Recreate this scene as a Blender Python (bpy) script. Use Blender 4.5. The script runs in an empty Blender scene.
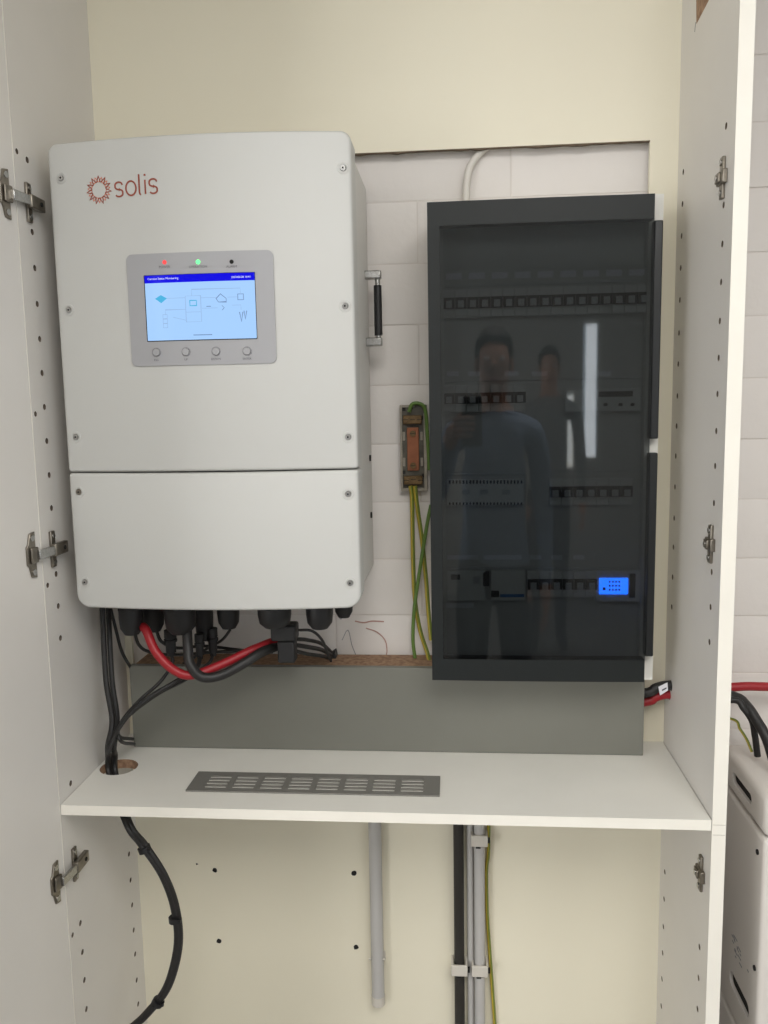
import bpy, bmesh, math, random
from mathutils import Vector, Matrix
random.seed(7)
scene = bpy.context.scene
C = scene.collection
R = math.radians
# ------------------------------------------------------------------ camera
F, YAW, PITCH, ROLL, CZ = 830.35, 0.08519, 0.1275, -0.0184, 1.5
_fw = Vector((-math.sin(YAW)*math.cos(PITCH), math.cos(YAW)*math.cos(PITCH), -math.sin(PITCH)))
_r = Vector((math.cos(YAW), math.sin(YAW), 0)); _u = _r.cross(_fw)
_r2 = math.cos(ROLL)*_r + math.sin(ROLL)*_u; _u2 = -math.sin(ROLL)*_r + math.cos(ROLL)*_u
cam = bpy.data.objects.new('camera', bpy.data.cameras.new('camera')); C.objects.link(cam)
m = Matrix((_r2, _u2, -_fw)).transposed().to_4x4(); m.translation = (0, 0, CZ); cam.matrix_world = m
cam.data.sensor_fit = 'VERTICAL'; cam.data.sensor_height = 36; cam.data.lens = F*36/1024
cam.data.clip_start = .05
scene.camera = cam
# ------------------------------------------------------------------ world, daylight, exposure
w = bpy.data.worlds.new('sky'); scene.world = w; w.use_nodes = True
bg = w.node_tree.nodes['Background']; bg.inputs[0].default_value = (.75, .87, 1, 1); bg.inputs[1].default_value = 2.5
vs = scene.view_settings
vs.view_transform = 'Standard'; vs.look = 'None'; vs.gamma = 1; vs.use_curve_mapping = False; vs.exposure = 0.07
def area(name, loc, target, sx, sy, power, col):
    l = bpy.data.lights.new(name, 'AREA'); l.shape = 'RECTANGLE'; l.size = sx; l.size_y = sy; l.energy = power; l.color = col
    o = bpy.data.objects.new(name, l); C.objects.link(o); o.location = loc
    o.rotation_euler = (Vector(target)-Vector(loc)).to_track_quat('-Z', 'Z').to_euler(); return o
# daylight entering by the big window in the side wall and the two narrow rear windows
area('daylight_side_window', (-2.34, -1.9, 1.55), (0, -1.7, 1.5), 2.4, 1.5, 74, (1, .99, .985))
area('fill_opposite_wall', (2.59, -1.9, 1.55), (0, -1.7, 1.5), 2.4, 1.5, 15, (1, .99, .985))  # added fill from an unseen opposite window, to soften the side light
area('daylight_rear_window', (1.17, -3.985, 1.58), (1.17, 0, 1.58), .11, 1.0, 2.3, (.95, .98, 1))
area('daylight_slim_window', (.97, -3.985, 1.28), (.97, 0, 1.28), .06, .55, .45, (1, .98, .9))
area('added_ceiling_fill', (.35, -.55, 2.44), (.35, -.55, 0), 1.2, 1.2, 36, (1, .975, .94))  # added unseen lamp overhead: soft fill that lifts the shelf

# ------------------------------------------------------------------ helpers
def ray(px, py): return _fw + _r2*((px-384)/F) - _u2*((py-512)/F)
def U(px, py, Y): d = ray(px, py); d = d*(Y/d.y); return Vector((d.x, d.y, d.z+CZ))
def UX(px, py, X): d = ray(px, py); d = d*(X/d.x); return Vector((d.x, d.y, d.z+CZ))
def UZ(px, py, Z): d = ray(px, py); d = d*((Z-CZ)/d.z); return Vector((d.x, d.y, d.z+CZ))
def srgb(r, g, b):
    f = lambda c: (c/255/12.92 if c/255 <= .04045 else ((c/255+.055)/1.055)**2.4)
    return (f(r), f(g), f(b), 1)
def mat(name, col, rough=.5, metal=0, noise=0, nscale=20, bump=0, bscale=200, emit=None, estr=0, spec=.5, col2=None):
    m = bpy.data.materials.new(name); m.use_nodes = True; nt = m.node_tree; p = nt.nodes['Principled BSDF']
    p.inputs['Base Color'].default_value = col; p.inputs['Roughness'].default_value = rough
    p.inputs['Metallic'].default_value = metal; p.inputs['Specular IOR Level'].default_value = spec
    tc = nt.nodes.new('ShaderNodeTexCoord')
    if noise or col2:
        n = nt.nodes.new('ShaderNodeTexNoise'); n.inputs['Scale'].default_value = nscale; n.inputs['Detail'].default_value = 6
        nt.links.new(tc.outputs['Object'], n.inputs['Vector'])
        ra = nt.nodes.new('ShaderNodeValToRGB'); nt.links.new(n.outputs['Fac'], ra.inputs[0])
        a = col; b = col2 or tuple(c*(1-noise) for c in col[:3])+(1,)
        ra.color_ramp.elements[0].position = .35; ra.color_ramp.elements[1].position = .65
        ra.color_ramp.elements[0].color = b; ra.color_ramp.elements[1].color = a
        nt.links.new(ra.outputs[0], p.inputs['Base Color'])
    if bump:
        n = nt.nodes.new('ShaderNodeTexNoise'); n.inputs['Scale'].default_value = bscale; n.inputs['Detail'].default_value = 4
        nt.links.new(tc.outputs['Object'], n.inputs['Vector'])
        bp = nt.nodes.new('ShaderNodeBump'); bp.inputs['Strength'].default_value = bump; bp.inputs['Distance'].default_value = .002
        nt.links.new(n.outputs['Fac'], bp.inputs['Height']); nt.links.new(bp.outputs[0], p.inputs['Normal'])
    if emit: p.inputs['Emission Color'].default_value = emit; p.inputs['Emission Strength'].default_value = estr
    return m
M = {}
M['melamine'] = mat('white_melamine', srgb(220, 216, 210), .42, noise=.035, nscale=6, bump=.05, bscale=500)
M['edge'] = mat('cream_edge_band', srgb(243, 239, 228), .45, noise=.03, nscale=15)
M['shelf'] = mat('white_shelf_board', srgb(232, 230, 222), .40, noise=.04, nscale=9)
M['cream'] = mat('cream_hardboard', srgb(236, 230, 209), .5, noise=.03, nscale=3)
M['chip'] = mat('raw_chipboard', srgb(170, 138, 110), .9, nscale=120, col2=srgb(134, 104, 82), bump=.4, bscale=300)
M['bore'] = mat('shaded_bore_chipboard', srgb(112, 99, 86), .9, noise=.3, nscale=200)  # raw chipboard, with the shade inside the holes darkened into its colour
M['sawn'] = mat('dark_sawn_edge', srgb(120, 104, 86), .9, noise=.4, nscale=60)  # darker brown than the raw board, mottled by noise
M['paint'] = mat('painted_blockwork', srgb(231, 226, 221), .6, noise=.05, nscale=5, bump=.35, bscale=60)
M['mortar'] = mat('painted_joint', srgb(224, 218, 212), .7, noise=.05, nscale=14, bump=.3, bscale=80)
M['plaster'] = mat('room_plaster', srgb(206, 203, 198), .8, noise=.04, nscale=3)
M['ceil'] = mat('white_ceiling', srgb(228, 226, 220), .8, noise=.02, nscale=3)
M['floor'] = mat('grey_floor', srgb(150, 148, 145), .6, noise=.15, nscale=6)
M['inv'] = mat('powder_coat_white', srgb(201, 201, 197), .5, noise=.012, nscale=4, bump=.06, bscale=900)
M['invbody'] = mat('light_grey_heatsink_case', srgb(206, 204, 199), .45, bump=.05, bscale=700)
M['silver'] = mat('silver_overlay', srgb(168, 168, 171), .32, metal=0)
M['ring'] = mat('grey_ring_print', srgb(140, 140, 144), .4)
M['steel'] = mat('stainless_screw', srgb(190, 190, 188), .25, metal=1, noise=.2, nscale=300)
M['nickel'] = mat('dull_nickel', srgb(150, 143, 132), .35, metal=.9, noise=.3, nscale=80)
M['black'] = mat('black_plastic', srgb(25, 25, 27), .5)
M['cable'] = mat('black_cable', srgb(36, 35, 35), .5)
M['red'] = mat('red_cable', srgb(158, 26, 36), .45)
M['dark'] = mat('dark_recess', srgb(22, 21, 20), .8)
M['greyboard'] = mat('grey_laminate', srgb(116, 116, 108), .45, noise=.05, nscale=8)
M['grille'] = mat('anodised_grille', srgb(134, 132, 127), .38, metal=.35)
M['conduit'] = mat('grey_pvc', srgb(186, 184, 181), .5, noise=.04, nscale=12)
M['wconduit'] = mat('white_pvc', srgb(216, 212, 204), .5)
M['blackpipe'] = mat('black_sheath', srgb(40, 37, 33), .55)
M['clip'] = mat('saddle_grey', srgb(205, 200, 190), .5)
M['whiteplastic'] = mat('white_plastic', srgb(226, 225, 218), .45)
M['frame'] = mat('smoked_frame', srgb(34, 37, 37), .45, spec=.25)
M['hingeblack'] = mat('smoked_hinge', srgb(26, 28, 29), .3)
M['insert'] = mat('breaker_cover_plate', srgb(205, 205, 202), .5)
M['device'] = mat('breaker_white', srgb(226, 226, 222), .45)
M['lever'] = mat('breaker_lever', srgb(196, 198, 198), .5)
M['bluestrip'] = mat('blue_marking', srgb(40, 120, 190), .5)
M['lcd'] = mat('lcd_screen', srgb(30, 100, 220), .4, emit=srgb(24, 100, 250), estr=7.5)
M['lcdtxt'] = mat('lcd_print', srgb(10, 40, 120), .5)
M['screen'] = mat('tft_screen', (0, 0, 0, 1), .15, spec=.2, emit=srgb(165, 205, 250), estr=1.0)
M['screenblue'] = mat('tft_title_bar', (0, 0, 0, 1), .15, spec=.2, emit=srgb(6, 2, 222), estr=1.0)
M['screenwhite'] = mat('tft_text', (0, 0, 0, 1), .15, spec=.2, emit=srgb(235, 240, 255), estr=1.0)
M['screenline'] = mat('tft_line', (0, 0, 0, 1), .15, spec=.2, emit=srgb(152, 184, 226), estr=1.0)
M['screendark'] = mat('tft_icon', (0, 0, 0, 1), .15, spec=.2, emit=srgb(116, 142, 186), estr=1.0)
M['screencyan'] = mat('tft_panel_icon', (0, 0, 0, 1), .15, spec=.2, emit=srgb(70, 175, 220), estr=1.0)
M['ledred'] = mat('led_red', (0.05, 0, 0, 1), .3, emit=srgb(255, 70, 70), estr=1.2)
M['ledgreen'] = mat('led_green', (0, .05, 0, 1), .3, emit=srgb(90, 255, 130), estr=2.2)
M['ink'] = mat('dark_grey_print', srgb(92, 92, 96), .5)
M['logodark'] = mat('logo_maroon', srgb(150, 72, 54), .5)
M['logolight'] = mat('logo_orange', srgb(212, 120, 88), .5)
M['earthgreen'] = mat('green_sheath', srgb(92, 122, 52), .5)
M['earthyellow'] = mat('yellow_sheath', srgb(178, 158, 48), .5)
M['copper'] = mat('aged_copper', srgb(158, 100, 70), .45, metal=.5, noise=.25, nscale=60)
M['brass'] = mat('aged_brass', srgb(128, 104, 72), .4, metal=.7, noise=.4, nscale=120)
M['bakelite'] = mat('tarnished_block', srgb(96, 92, 80), .5, noise=.45, nscale=70)
M['rim'] = mat('tarnished_rim', srgb(168, 160, 146), .5, noise=.3, nscale=60)
M['battery'] = mat('battery_white', srgb(222, 217, 210), .45, bump=.05, bscale=600)
M['smear'] = mat('reddish_smear', srgb(186, 148, 138), .7)
M['tag'] = mat('paper_tag', srgb(235, 235, 240), .6)
M['glass'] = mat('window_glass', (1, 1, 1, 1), .05)
def striped():      # green and yellow earth sheath: yellow with a green stripe running along it
    m = mat('green_yellow_sheath', srgb(186, 166, 50), .5); nt = m.node_tree; p = nt.nodes['Principled BSDF']
    at = nt.nodes.new('ShaderNodeUVMap'); sx = nt.nodes.new('ShaderNodeSeparateXYZ'); nt.links.new(at.outputs[0], sx.inputs[0])
    ra = nt.nodes.new('ShaderNodeValToRGB'); ra.color_ramp.interpolation = 'CONSTANT'
    ra.color_ramp.elements[0].color = srgb(176, 156, 56); ra.color_ramp.elements[1].position = .74; ra.color_ramp.elements[1].color = srgb(112, 124, 44)
    nt.links.new(sx.outputs[0], ra.inputs[0]); nt.links.new(ra.outputs[0], p.inputs['Base Color']); return m
M['earth'] = striped()
def smoked(name, tint, rough=.03, ior=1.5, body=(.012, .013, .014, 1), mixd=.3):
    m = bpy.data.materials.new(name); m.use_nodes = True; nt = m.node_tree; nt.nodes.remove(nt.nodes['Principled BSDF'])
    out = nt.nodes['Material Output']
    t = nt.nodes.new('ShaderNodeBsdfTransparent'); t.inputs[0].default_value = tint
    d = nt.nodes.new('ShaderNodeBsdfDiffuse'); d.inputs[0].default_value = body
    g = nt.nodes.new('ShaderNodeBsdfGlossy'); g.inputs['Roughness'].default_value = rough
    fr = nt.nodes.new('ShaderNodeFresnel'); fr.inputs[0].default_value = ior
    a = nt.nodes.new('ShaderNodeMixShader'); a.inputs[0].default_value = mixd
    b = nt.nodes.new('ShaderNodeMixShader')
    nt.links.new(t.outputs[0], a.inputs[1]); nt.links.new(d.outputs[0], a.inputs[2])
    nt.links.new(fr.outputs[0], b.inputs[0]); nt.links.new(a.outputs[0], b.inputs[1]); nt.links.new(g.outputs[0], b.inputs[2])
    nt.links.new(b.outputs[0], out.inputs[0]); return m
M['smoke'] = smoked('smoked_polycarbonate', (.53, .55, .555, 1), mixd=.16)
M['pane'] = smoked('clear_window_glass', (.96, .97, .97, 1), .01, 1.45, mixd=0)

def box(bm, x0, x1, y0, y1, z0, z1):
    v = [bm.verts.new((x, y, z)) for x in (min(x0,x1), max(x0,x1)) for y in (min(y0,y1), max(y0,y1)) for z in (min(z0,z1), max(z0,z1))]
    for f in ((0,1,3,2),(4,6,7,5),(0,4,5,1),(2,3,7,6),(0,2,6,4),(1,5,7,3)): bm.faces.new([v[i] for i in f])
    return v
def frame_at(d):
    d = d.normalized(); a = Vector((0,0,1)) if abs(d.z) < .9 else Vector((1,0,0))
    x = d.cross(a).normalized(); return x, d.cross(x).normalized()
def cyl(bm, p0, p1, r, r1=None, seg=16):
    p0, p1 = Vector(p0), Vector(p1); r1 = r if r1 is None else r1; x, y = frame_at(p1-p0)
    A = []; B = []
    for i in range(seg):
        t = 2*math.pi*i/seg; o = x*math.cos(t)+y*math.sin(t); A.append(bm.verts.new(p0+o*r)); B.append(bm.verts.new(p1+o*r1))
    for i in range(seg): bm.faces.new((A[i], A[(i+1)%seg], B[(i+1)%seg], B[i]))
    bm.faces.new(A[::-1]); bm.faces.new(B)
def spline(pts, n=10):
    P = [Vector(p) for p in pts]; P = [P[0]*2-P[1]]+P+[P[-1]*2-P[-2]]; out = []
    for i in range(1, len(P)-2):
        for k in range(n):
            t = k/n; a, b, c, d = P[i-1], P[i], P[i+1], P[i+2]
            out.append(.5*((2*b)+(c-a)*t+(2*a-5*b+4*c-d)*t*t+(3*b-a-3*c+d)*t**3))
    out.append(P[-2]); return out
def tube(bm, pts, r, seg=12, smooth=True, n=10):
    P = spline(pts, n) if smooth else [Vector(p) for p in pts]
    uv = bm.loops.layers.uv.verify(); rings = []; x = None
    for i, p in enumerate(P):
        d = (P[min(i+1, len(P)-1)]-P[max(i-1, 0)]).normalized()
        if x is None: x, y = frame_at(d)
        else: x = (x-d*x.dot(d)).normalized(); y = d.cross(x)
        rr = r(i/(len(P)-1)) if callable(r) else r
        rings.append([bm.verts.new(p+(x*math.cos(2*math.pi*k/seg)+y*math.sin(2*math.pi*k/seg))*rr) for k in range(seg)])
    for i in range(len(rings)-1):
        for k in range(seg):
            f = bm.faces.new((rings[i][k], rings[i][(k+1)%seg], rings[i+1][(k+1)%seg], rings[i+1][k]))
            for l, q in zip(f.loops, (k/seg, (k+1)/seg, (k+1)/seg, k/seg)): l[uv].uv = (q, i/len(rings))
    bm.faces.new(rings[0][::-1]); bm.faces.new(rings[-1])
def prism(bm, poly, y0, y1):              # (x, z) outline pushed along y; y0 is the front
    A = [bm.verts.new((x, y0, z)) for x, z in poly]; B = [bm.verts.new((x, y1, z)) for x, z in poly]; n = len(poly)
    fa = bm.faces.new(A); fb = bm.faces.new(B[::-1])
    for i in range(n): bm.faces.new((A[(i+1)%n], A[i], B[i], B[(i+1)%n]))
    return fa
def rrect(x0, x1, z0, z1, r, n=6):
    o = []
    for cx, cz, a in ((x1-r, z1-r, 0), (x0+r, z1-r, 90), (x0+r, z0+r, 180), (x1-r, z0+r, 270)):
        for k in range(n+1): t = R(a+90*k/n); o.append((cx+r*math.cos(t), cz+r*math.sin(t)))
    return o
def ribbon(bm, pts, wd, y0, y1, closed=False):   # stroke of width wd along (x, z) points, thickness y0..y1
    P = [Vector((p[0], p[1])) for p in pts]; n = len(P); L = []; Rr = []
    for i in range(n):
        a = P[i-1] if (closed or i) else P[i]; b = P[(i+1)%n] if (closed or i < n-1) else P[i]
        d = (b-a).normalized(); q = Vector((-d.y, d.x))
        if (closed or 0 < i < n-1):
            d1 = (P[i]-a).normalized(); c = max(.45, abs(d1.dot(d)))
        else: c = 1
        L.append(P[i]+q*wd/2/c); Rr.append(P[i]-q*wd/2/c)
    V = [[bm.verts.new((p.x, y, p.y)) for p in S] for S in (L, Rr) for y in (y0, y1)]
    for i in range(n if closed else n-1):
        j = (i+1)%n
        for a, b in ((0, 2), (3, 1), (1, 0), (2, 3)): bm.faces.new((V[a][i], V[a][j], V[b][j], V[b][i]))
def smooth(me, ang=40):
    for p in me.polygons: p.use_smooth = True
    me.set_sharp_from_angle(angle=R(ang))
def put(o, parent):
    C.objects.link(o)
    if parent is not None:
        o.parent = parent
        L = Vector(o.location); q = parent
        while q is not None: L -= Vector(q.location); q = q.parent
        o.location = L
    return o
def obj(name, bm, material, parent=None, bevel=0, ang=40, seg=2):
    bmesh.ops.recalc_face_normals(bm, faces=bm.faces[:])
    me = bpy.data.meshes.new(name)
    lo = Vector([min(v.co[i] for v in bm.verts) for i in range(3)]); hi = Vector([max(v.co[i] for v in bm.verts) for i in range(3)])
    c = Vector(((lo.x+hi.x)/2, (lo.y+hi.y)/2, lo.z)); bmesh.ops.translate(bm, verts=bm.verts[:], vec=-c)
    bm.to_mesh(me); bm.free()
    for mm in (material if isinstance(material, (list, tuple)) else [material]): me.materials.append(M[mm] if isinstance(mm, str) else mm)
    smooth(me, ang); o = bpy.data.objects.new(name, me); o.location = c
    if bevel:
        b = o.modifiers.new('edge', 'BEVEL'); b.width = bevel; b.segments = seg; b.limit_method = 'ANGLE'; b.angle_limit = R(40)
    return put(o, parent)
def shape(name, material, parent, fn, *a, **k):
    bm = bmesh.new(); fn(bm, *a); return obj(name, bm, material, parent, **k)
def copy_at(src, center_shift, parent):    # a further object sharing the mesh, shifted from src's world place
    o = src.copy(); L = Vector((0, 0, 0)); q = src
    while q is not None: L += Vector(q.location); q = q.parent
    o.parent = None; o.location = L+Vector(center_shift); return put(o, parent)
def tag(o, label, cat, group=None):
    o['label'] = label; o['category'] = cat
    if group: o['group'] = group
    return o
def thing(name, label, cat, loc, group=None):
    o = bpy.data.objects.new(name, None); o.empty_display_size = .05; o.location = loc; C.objects.link(o); return tag(o, label, cat, group)
def struct(o): o['kind'] = 'structure'; return o
def cut(o, cutters):                       # real holes: subtract a bmesh, keep the mesh, drop the cutter
    me = bpy.data.meshes.new('c'); bmesh.ops.recalc_face_normals(cutters, faces=cutters.faces[:]); cutters.to_mesh(me); cutters.free()
    c = bpy.data.objects.new('c', me); C.objects.link(c)
    b = o.modifiers.new('b', 'BOOLEAN'); b.operation = 'DIFFERENCE'; b.object = c; b.solver = 'EXACT'
    bpy.context.view_layer.update(); dg = bpy.context.evaluated_depsgraph_get()
    nm = bpy.data.meshes.new_from_object(o.evaluated_get(dg)); o.modifiers.clear(); o.data = nm
    bpy.data.objects.remove(c); smooth(nm, 30)
def text(name, s, size, material, parent, place, th=.0003, sx=1):
    cu = bpy.data.curves.new(name, 'FONT'); cu.body = s; cu.size = size; cu.extrude = 0; cu.align_x = 'CENTER'; cu.align_y = 'CENTER'; cu.resolution_u = 2
    t = bpy.data.objects.new(name, cu); C.objects.link(t); dg = bpy.context.evaluated_depsgraph_get()
    me = bpy.data.meshes.new_from_object(t.evaluated_get(dg)); bpy.data.objects.remove(t)
    bm = bmesh.new(); bm.from_mesh(me)
    for v in bm.verts: x, y = v.co.x*sx, v.co.y; v.co = place(x, y)
    return obj(name, bm, material, parent)

# ------------------------------------------------------------------ key planes
XL, XR, YF, YB, ZS = -.5722, .3450, 1.0948, 1.36, CZ-.5651
YW = 1.381                                     # face of the blockwork
TOP = 2.36

# ------------------------------------------------------------------ setting: room
struct(shape('floor', 'floor', None, box, -2.45, 2.7, -4.1, 1.5, -.08, 0))
struct(shape('ceiling', 'ceil', None, box, -2.45, 2.7, -4.1, 1.5, 2.5, 2.58))
bm = bmesh.new(); box(bm, -2.45, 2.7, YW+.0016, YW+.12, 0, 2.5)
wall = struct(obj('wall_back', bm, 'mortar'))
def wall_with_hole(name, axis, pos, th, a0, a1, holes):   # wall in plane axis=pos, spans a0..a1 along the other axis
    bm = bmesh.new(); cuts = sorted({a0, a1}|{h[0] for h in holes}|{h[1] for h in holes})
    for s, e in zip(cuts, cuts[1:]):
        hs = [h for h in holes if h[0] <= s and h[1] >= e]; zs = [(0, 2.5)] if not hs else [(0, hs[0][2]), (hs[0][3], 2.5)]
        for z0, z1 in zs:
            if z1-z0 < 1e-4: continue
            if axis == 'x': box(bm, pos, pos+th, s, e, z0, z1)
            else: box(bm, s, e, pos, pos+th, z0, z1)
    bmesh.ops.remove_doubles(bm, verts=bm.verts[:], dist=1e-5)
    return struct(obj(name, bm, 'plaster'))
wall_with_hole('wall_left', 'x', -2.45, .08, -4.1, 1.381, [(-3.1, -.7, .8, 2.3)])
wall_with_hole('wall_right', 'x', 2.62, .08, -4.1, 1.381, [(-3.1, -.7, .8, 2.3)])
wall_with_hole('wall_rear', 'y', -4.1, .08, -2.37, 2.62, [(.915, 1.035, 1.0, 1.6), (1.06, 1.29, 1.05, 2.12)])
def window(name, axis, pos, a0, a1, z0, z1, mull):
    bm = bmesh.new(); t = .035
    seg = [(a0, a0+t, z0, z1), (a1-t, a1, z0, z1), (a0+t, a1-t, z0, z0+t), (a0+t, a1-t, z1-t, z1)]+[(q-t/2, q+t/2, z0+t, z1-t) for q in mull]
    for s, e, b, c in seg:
        if axis == 'x': box(bm, pos, pos+.05, s, e, b, c)
        else: box(bm, s, e, pos, pos+.05, b, c)
    o = struct(obj(name, bm, 'whiteplastic')); qs = [a0+t]+[v for q in mull for v in (q-t/2, q+t/2)]+[a1-t]
    for s, e in zip(qs[::2], qs[1::2]):
        if axis == 'x': shape('pane', 'pane', o, box, pos+.02, pos+.026, s, e, z0+t, z1-t)
        else: shape('pane', 'pane', o, box, s, e, pos+.02, pos+.026, z0+t, z1-t)
window('window_1', 'x', -2.44, -3.1, -.7, .8, 2.3, [-2.3, -1.5])
window('fill_window_4', 'x', 2.63, -3.1, -.7, .8, 2.3, [-2.3, -1.5])  # unseen window added to go with the opposite fill light
window('window_2', 'y', -4.09, .915, 1.035, 1.0, 1.6, [])
window('window_3', 'y', -4.09, 1.06, 1.29, 1.05, 2.12, [])
# painted blocks of the wall behind and beside the cabinet, each its own piece
z1, z2 = U(400, 264, YW).z, U(400, 559, YW).z; CH = (z1-z2)/5; BL = .298
blockm = bpy.data.meshes.new('block'); b = bmesh.new(); box(b, -BL/2+.0012, BL/2-.0012, 0, .012, .0010, CH-.0010)
bmesh.ops.recalc_face_normals(b, faces=b.faces[:])
bmesh.ops.bevel(b, geom=[e for e in b.edges if all(v.co.y < 1e-4 for v in e.verts)], offset=.0012, segments=2, profile=.6, affect='EDGES'); b.to_mesh(blockm); b.free()
blockm.materials.append(M['paint']); smooth(blockm)
xj = U(511, 175, YW).x
n0 = int((z1-.35)/CH)
for k in range(-n0, int((2.45-z1)/CH)):
    z = z1+k*CH; off = xj+(BL/2 if k % 2 == 0 else 0)
    i0 = math.ceil((-.58-off)/BL); x = off+(i0+.5)*BL
    while x+BL/2 < 1.36:
        o = bpy.data.objects.new('block', blockm); o.location = (x, YW+random.uniform(-.0007, .0007), z)
        o.rotation_euler = (random.uniform(-.004, .004), 0, random.uniform(-.002, .002)); put(o, wall); x += BL

# ------------------------------------------------------------------ the cabinet
cab = thing('cabinet', 'tall open white melamine cabinet with cream back, one shelf and door swung open', 'cabinet', ((XL+XR)/2, (YF+YB)/2, 0))
PT = .0185
def z_of_left(px, py): p = UX(px, py, XL); return p.y, p.z
lp = shape('side_panel', ['melamine', 'edge', 'bore'], cab, box, XL-PT, XL, YF, YB+.008, 0, TOP)
rp = shape('side_panel', ['melamine', 'edge', 'bore'], cab, box, XR, XR+PT, YF, YB+.008, 0, TOP)
FL = [(26,160),(32,232),(35,268),(37.5,304),(40,339),(42.5,373),(44.5,407),(47,441),(49.5,475),(51,508),(56,574),(58,606),(61,638),(60,783),(79,923),(81,952),(83,980),(85,1009)]
BLh = [(129,854),(131,880),(132.5,905),(133.5,930),(135,954),(136.5,980),(138,1004)]
FR = [(726,126),(723,205),(722,244),(721,282),(719,321),(718,358),(717,394),(716,431),(715,466),(714,503),(711,572),(710,607),(709,642),(701,947),(700,978),(699,1009)]
BR = [(682.5,172),(681.5,204),(681,236),(680,268),(679,300),(678,333),(677.5,364),(676.5,396),(676,426),(675,456),(674,487),(673.5,518),(672.5,547),(672,577),(671,607),(666.5,872),(666,899),(665,926.5),(664.5,953),(664,979),(663,1006)]
def avg(P, X): return sum(UX(a, b, X).y for a, b in P)/len(P)
cl = bmesh.new(); yf_, yb_ = avg(FL[:13], XL), avg(BLh, XL)
for P, y in ((FL, yf_), (BLh, yb_)):
    for a, b in P: z = U(a, b, y).z; cyl(cl, (XL+.01, y, z), (XL-.014, y, z), .0043, seg=14)
for a, b in ((12.5, 152), (32.5, 414), (44.5, 585), (70, 934)): z = U(a, b, YF+.012).z; cyl(cl, (XL+.01, YF+.010, z), (XL-.011, YF+.010, z), .0038, seg=12)
cut(lp, cl)
cr = bmesh.new(); yfr, ybr = avg(FR, XR), avg(BR, XR)
for P, y in ((FR, yfr), (BR, ybr)):
    for a, b in P: z = U(a, b, y).z; cyl(cr, (XR-.01, y, z), (XR+.014, y, z), .0043, seg=14)
YC = YB-.03; zr, zk_ = U(667, 694.5, YC).z, U(667, 685.5, YC-.0075).z
for y, z in ((YC, zr), (YC-.0075, zk_)): cyl(cr, (XR-.02, y, z), (XR+PT+.02, y, z), .0085, seg=20)   # cable pass through
cut(rp, cr)
for o, x_in in ((lp, XL), (rp, XR)):
    for p in o.data.polygons:
        if p.normal.y < -.9 and p.area > .01: p.material_index = 1
        elif p.area < .0006 and abs(o.location.x+cab.location.x+p.center.x-x_in) > .0008: p.material_index = 2
# back panel with the big opening, plus old screw holes
cx0, cx1, cz1, cz0 = XL+.012, U(650, 145, YB).x, U(505, 147, YB).z, ZS+.02
bm = bmesh.new()
for a in ((XL, cx0, 0, TOP), (cx1, XR, 0, TOP), (cx0, cx1, 0, cz0), (cx0, cx1, cz1, TOP)): box(bm, a[0], a[1], YB, YB+.008, a[2], a[3])
bmesh.ops.remove_doubles(bm, verts=bm.verts[:], dist=1e-5)
bpn = obj('back_panel', bm, 'cream', cab)
for px, py, r in ((215, 870, .0042), (219, 941, .0048), (354, 873, .0045), (356, 947, .0045), (197, 864, .0015)):
    p = U(px, py, YB); bm = bmesh.new(); cyl(bm, (p.x, YB-.0006, p.z), (p.x, YB+.004, p.z), r, seg=9)
    for v in bm.verts: v.co.x += random.uniform(-.0008, .0008); v.co.z += random.uniform(-.0008, .0008)
    obj('screw_hole', bm, 'dark', cab)
# ragged sawn lip along the top of the opening
bm = bmesh.new(); n = 60; lo = []
for i in range(n+1): x = cx0+(cx1-cx0)*i/n; lo.append((x, cz1-.0007-random.random()**4*.0022))
prism(bm, lo+[(cx1, cz1+.0003), (cx0, cz1+.0003)], YB-.0004, YB+.0075); obj('sawn_edge', bm, 'sawn', cab)
# shelf with the cable hole
hc = UZ(119, 767, ZS)
bm = bmesh.new(); box(bm, XL+.001, XR-.001, YF, YB-.0002, ZS-.0150, ZS); sh = obj('shelf', bm, ['shelf', 'edge', 'chip'], cab)
c = bmesh.new(); cyl(c, (hc.x, hc.y, ZS-.05), (hc.x, hc.y, ZS+.05), .0295, seg=40); cut(sh, c)
for p in sh.data.polygons:
    if p.normal.y < -.9 and p.area > .005: p.material_index = 1
    elif abs(p.normal.z) < .3 and p.area < .001: p.material_index = 2
shape('top_panel', 'melamine', cab, box, XL, XR, YF, YB, TOP-.02, TOP)
# chipped triangle and scuffs on the upright
tri = [UX(a, b, XR-.0003) for a, b in ((696.2, -14), (716, -14), (696.3, 24))]
bm = bmesh.new(); A = [bm.verts.new(p) for p in tri]; B = [bm.verts.new(p+Vector((.0006, 0, 0))) for p in tri]; bm.faces.new(A); bm.faces.new(B[::-1])
for i in range(3): bm.faces.new((A[i], A[(i+1)%3], B[(i+1)%3], B[i]))
obj('chipped_patch', bm, 'chip', cab)['label'] = 'bare brown chipboard triangle'
a = UX(695.8, 22, XR); c_ = UX(694.8, 32, XR); bm = bmesh.new(); tube(bm, [a, c_], .0005, 6, False); obj('scratch', bm, 'ink', cab)
for z in (U(720, 825, YF).z, U(720, 835, YF).z): shape('joint_line', 'clip', cab, box, XR+.001, XR+PT-.001, YF-.0004, YF+.001, z-.0006, z+.0004)

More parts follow.
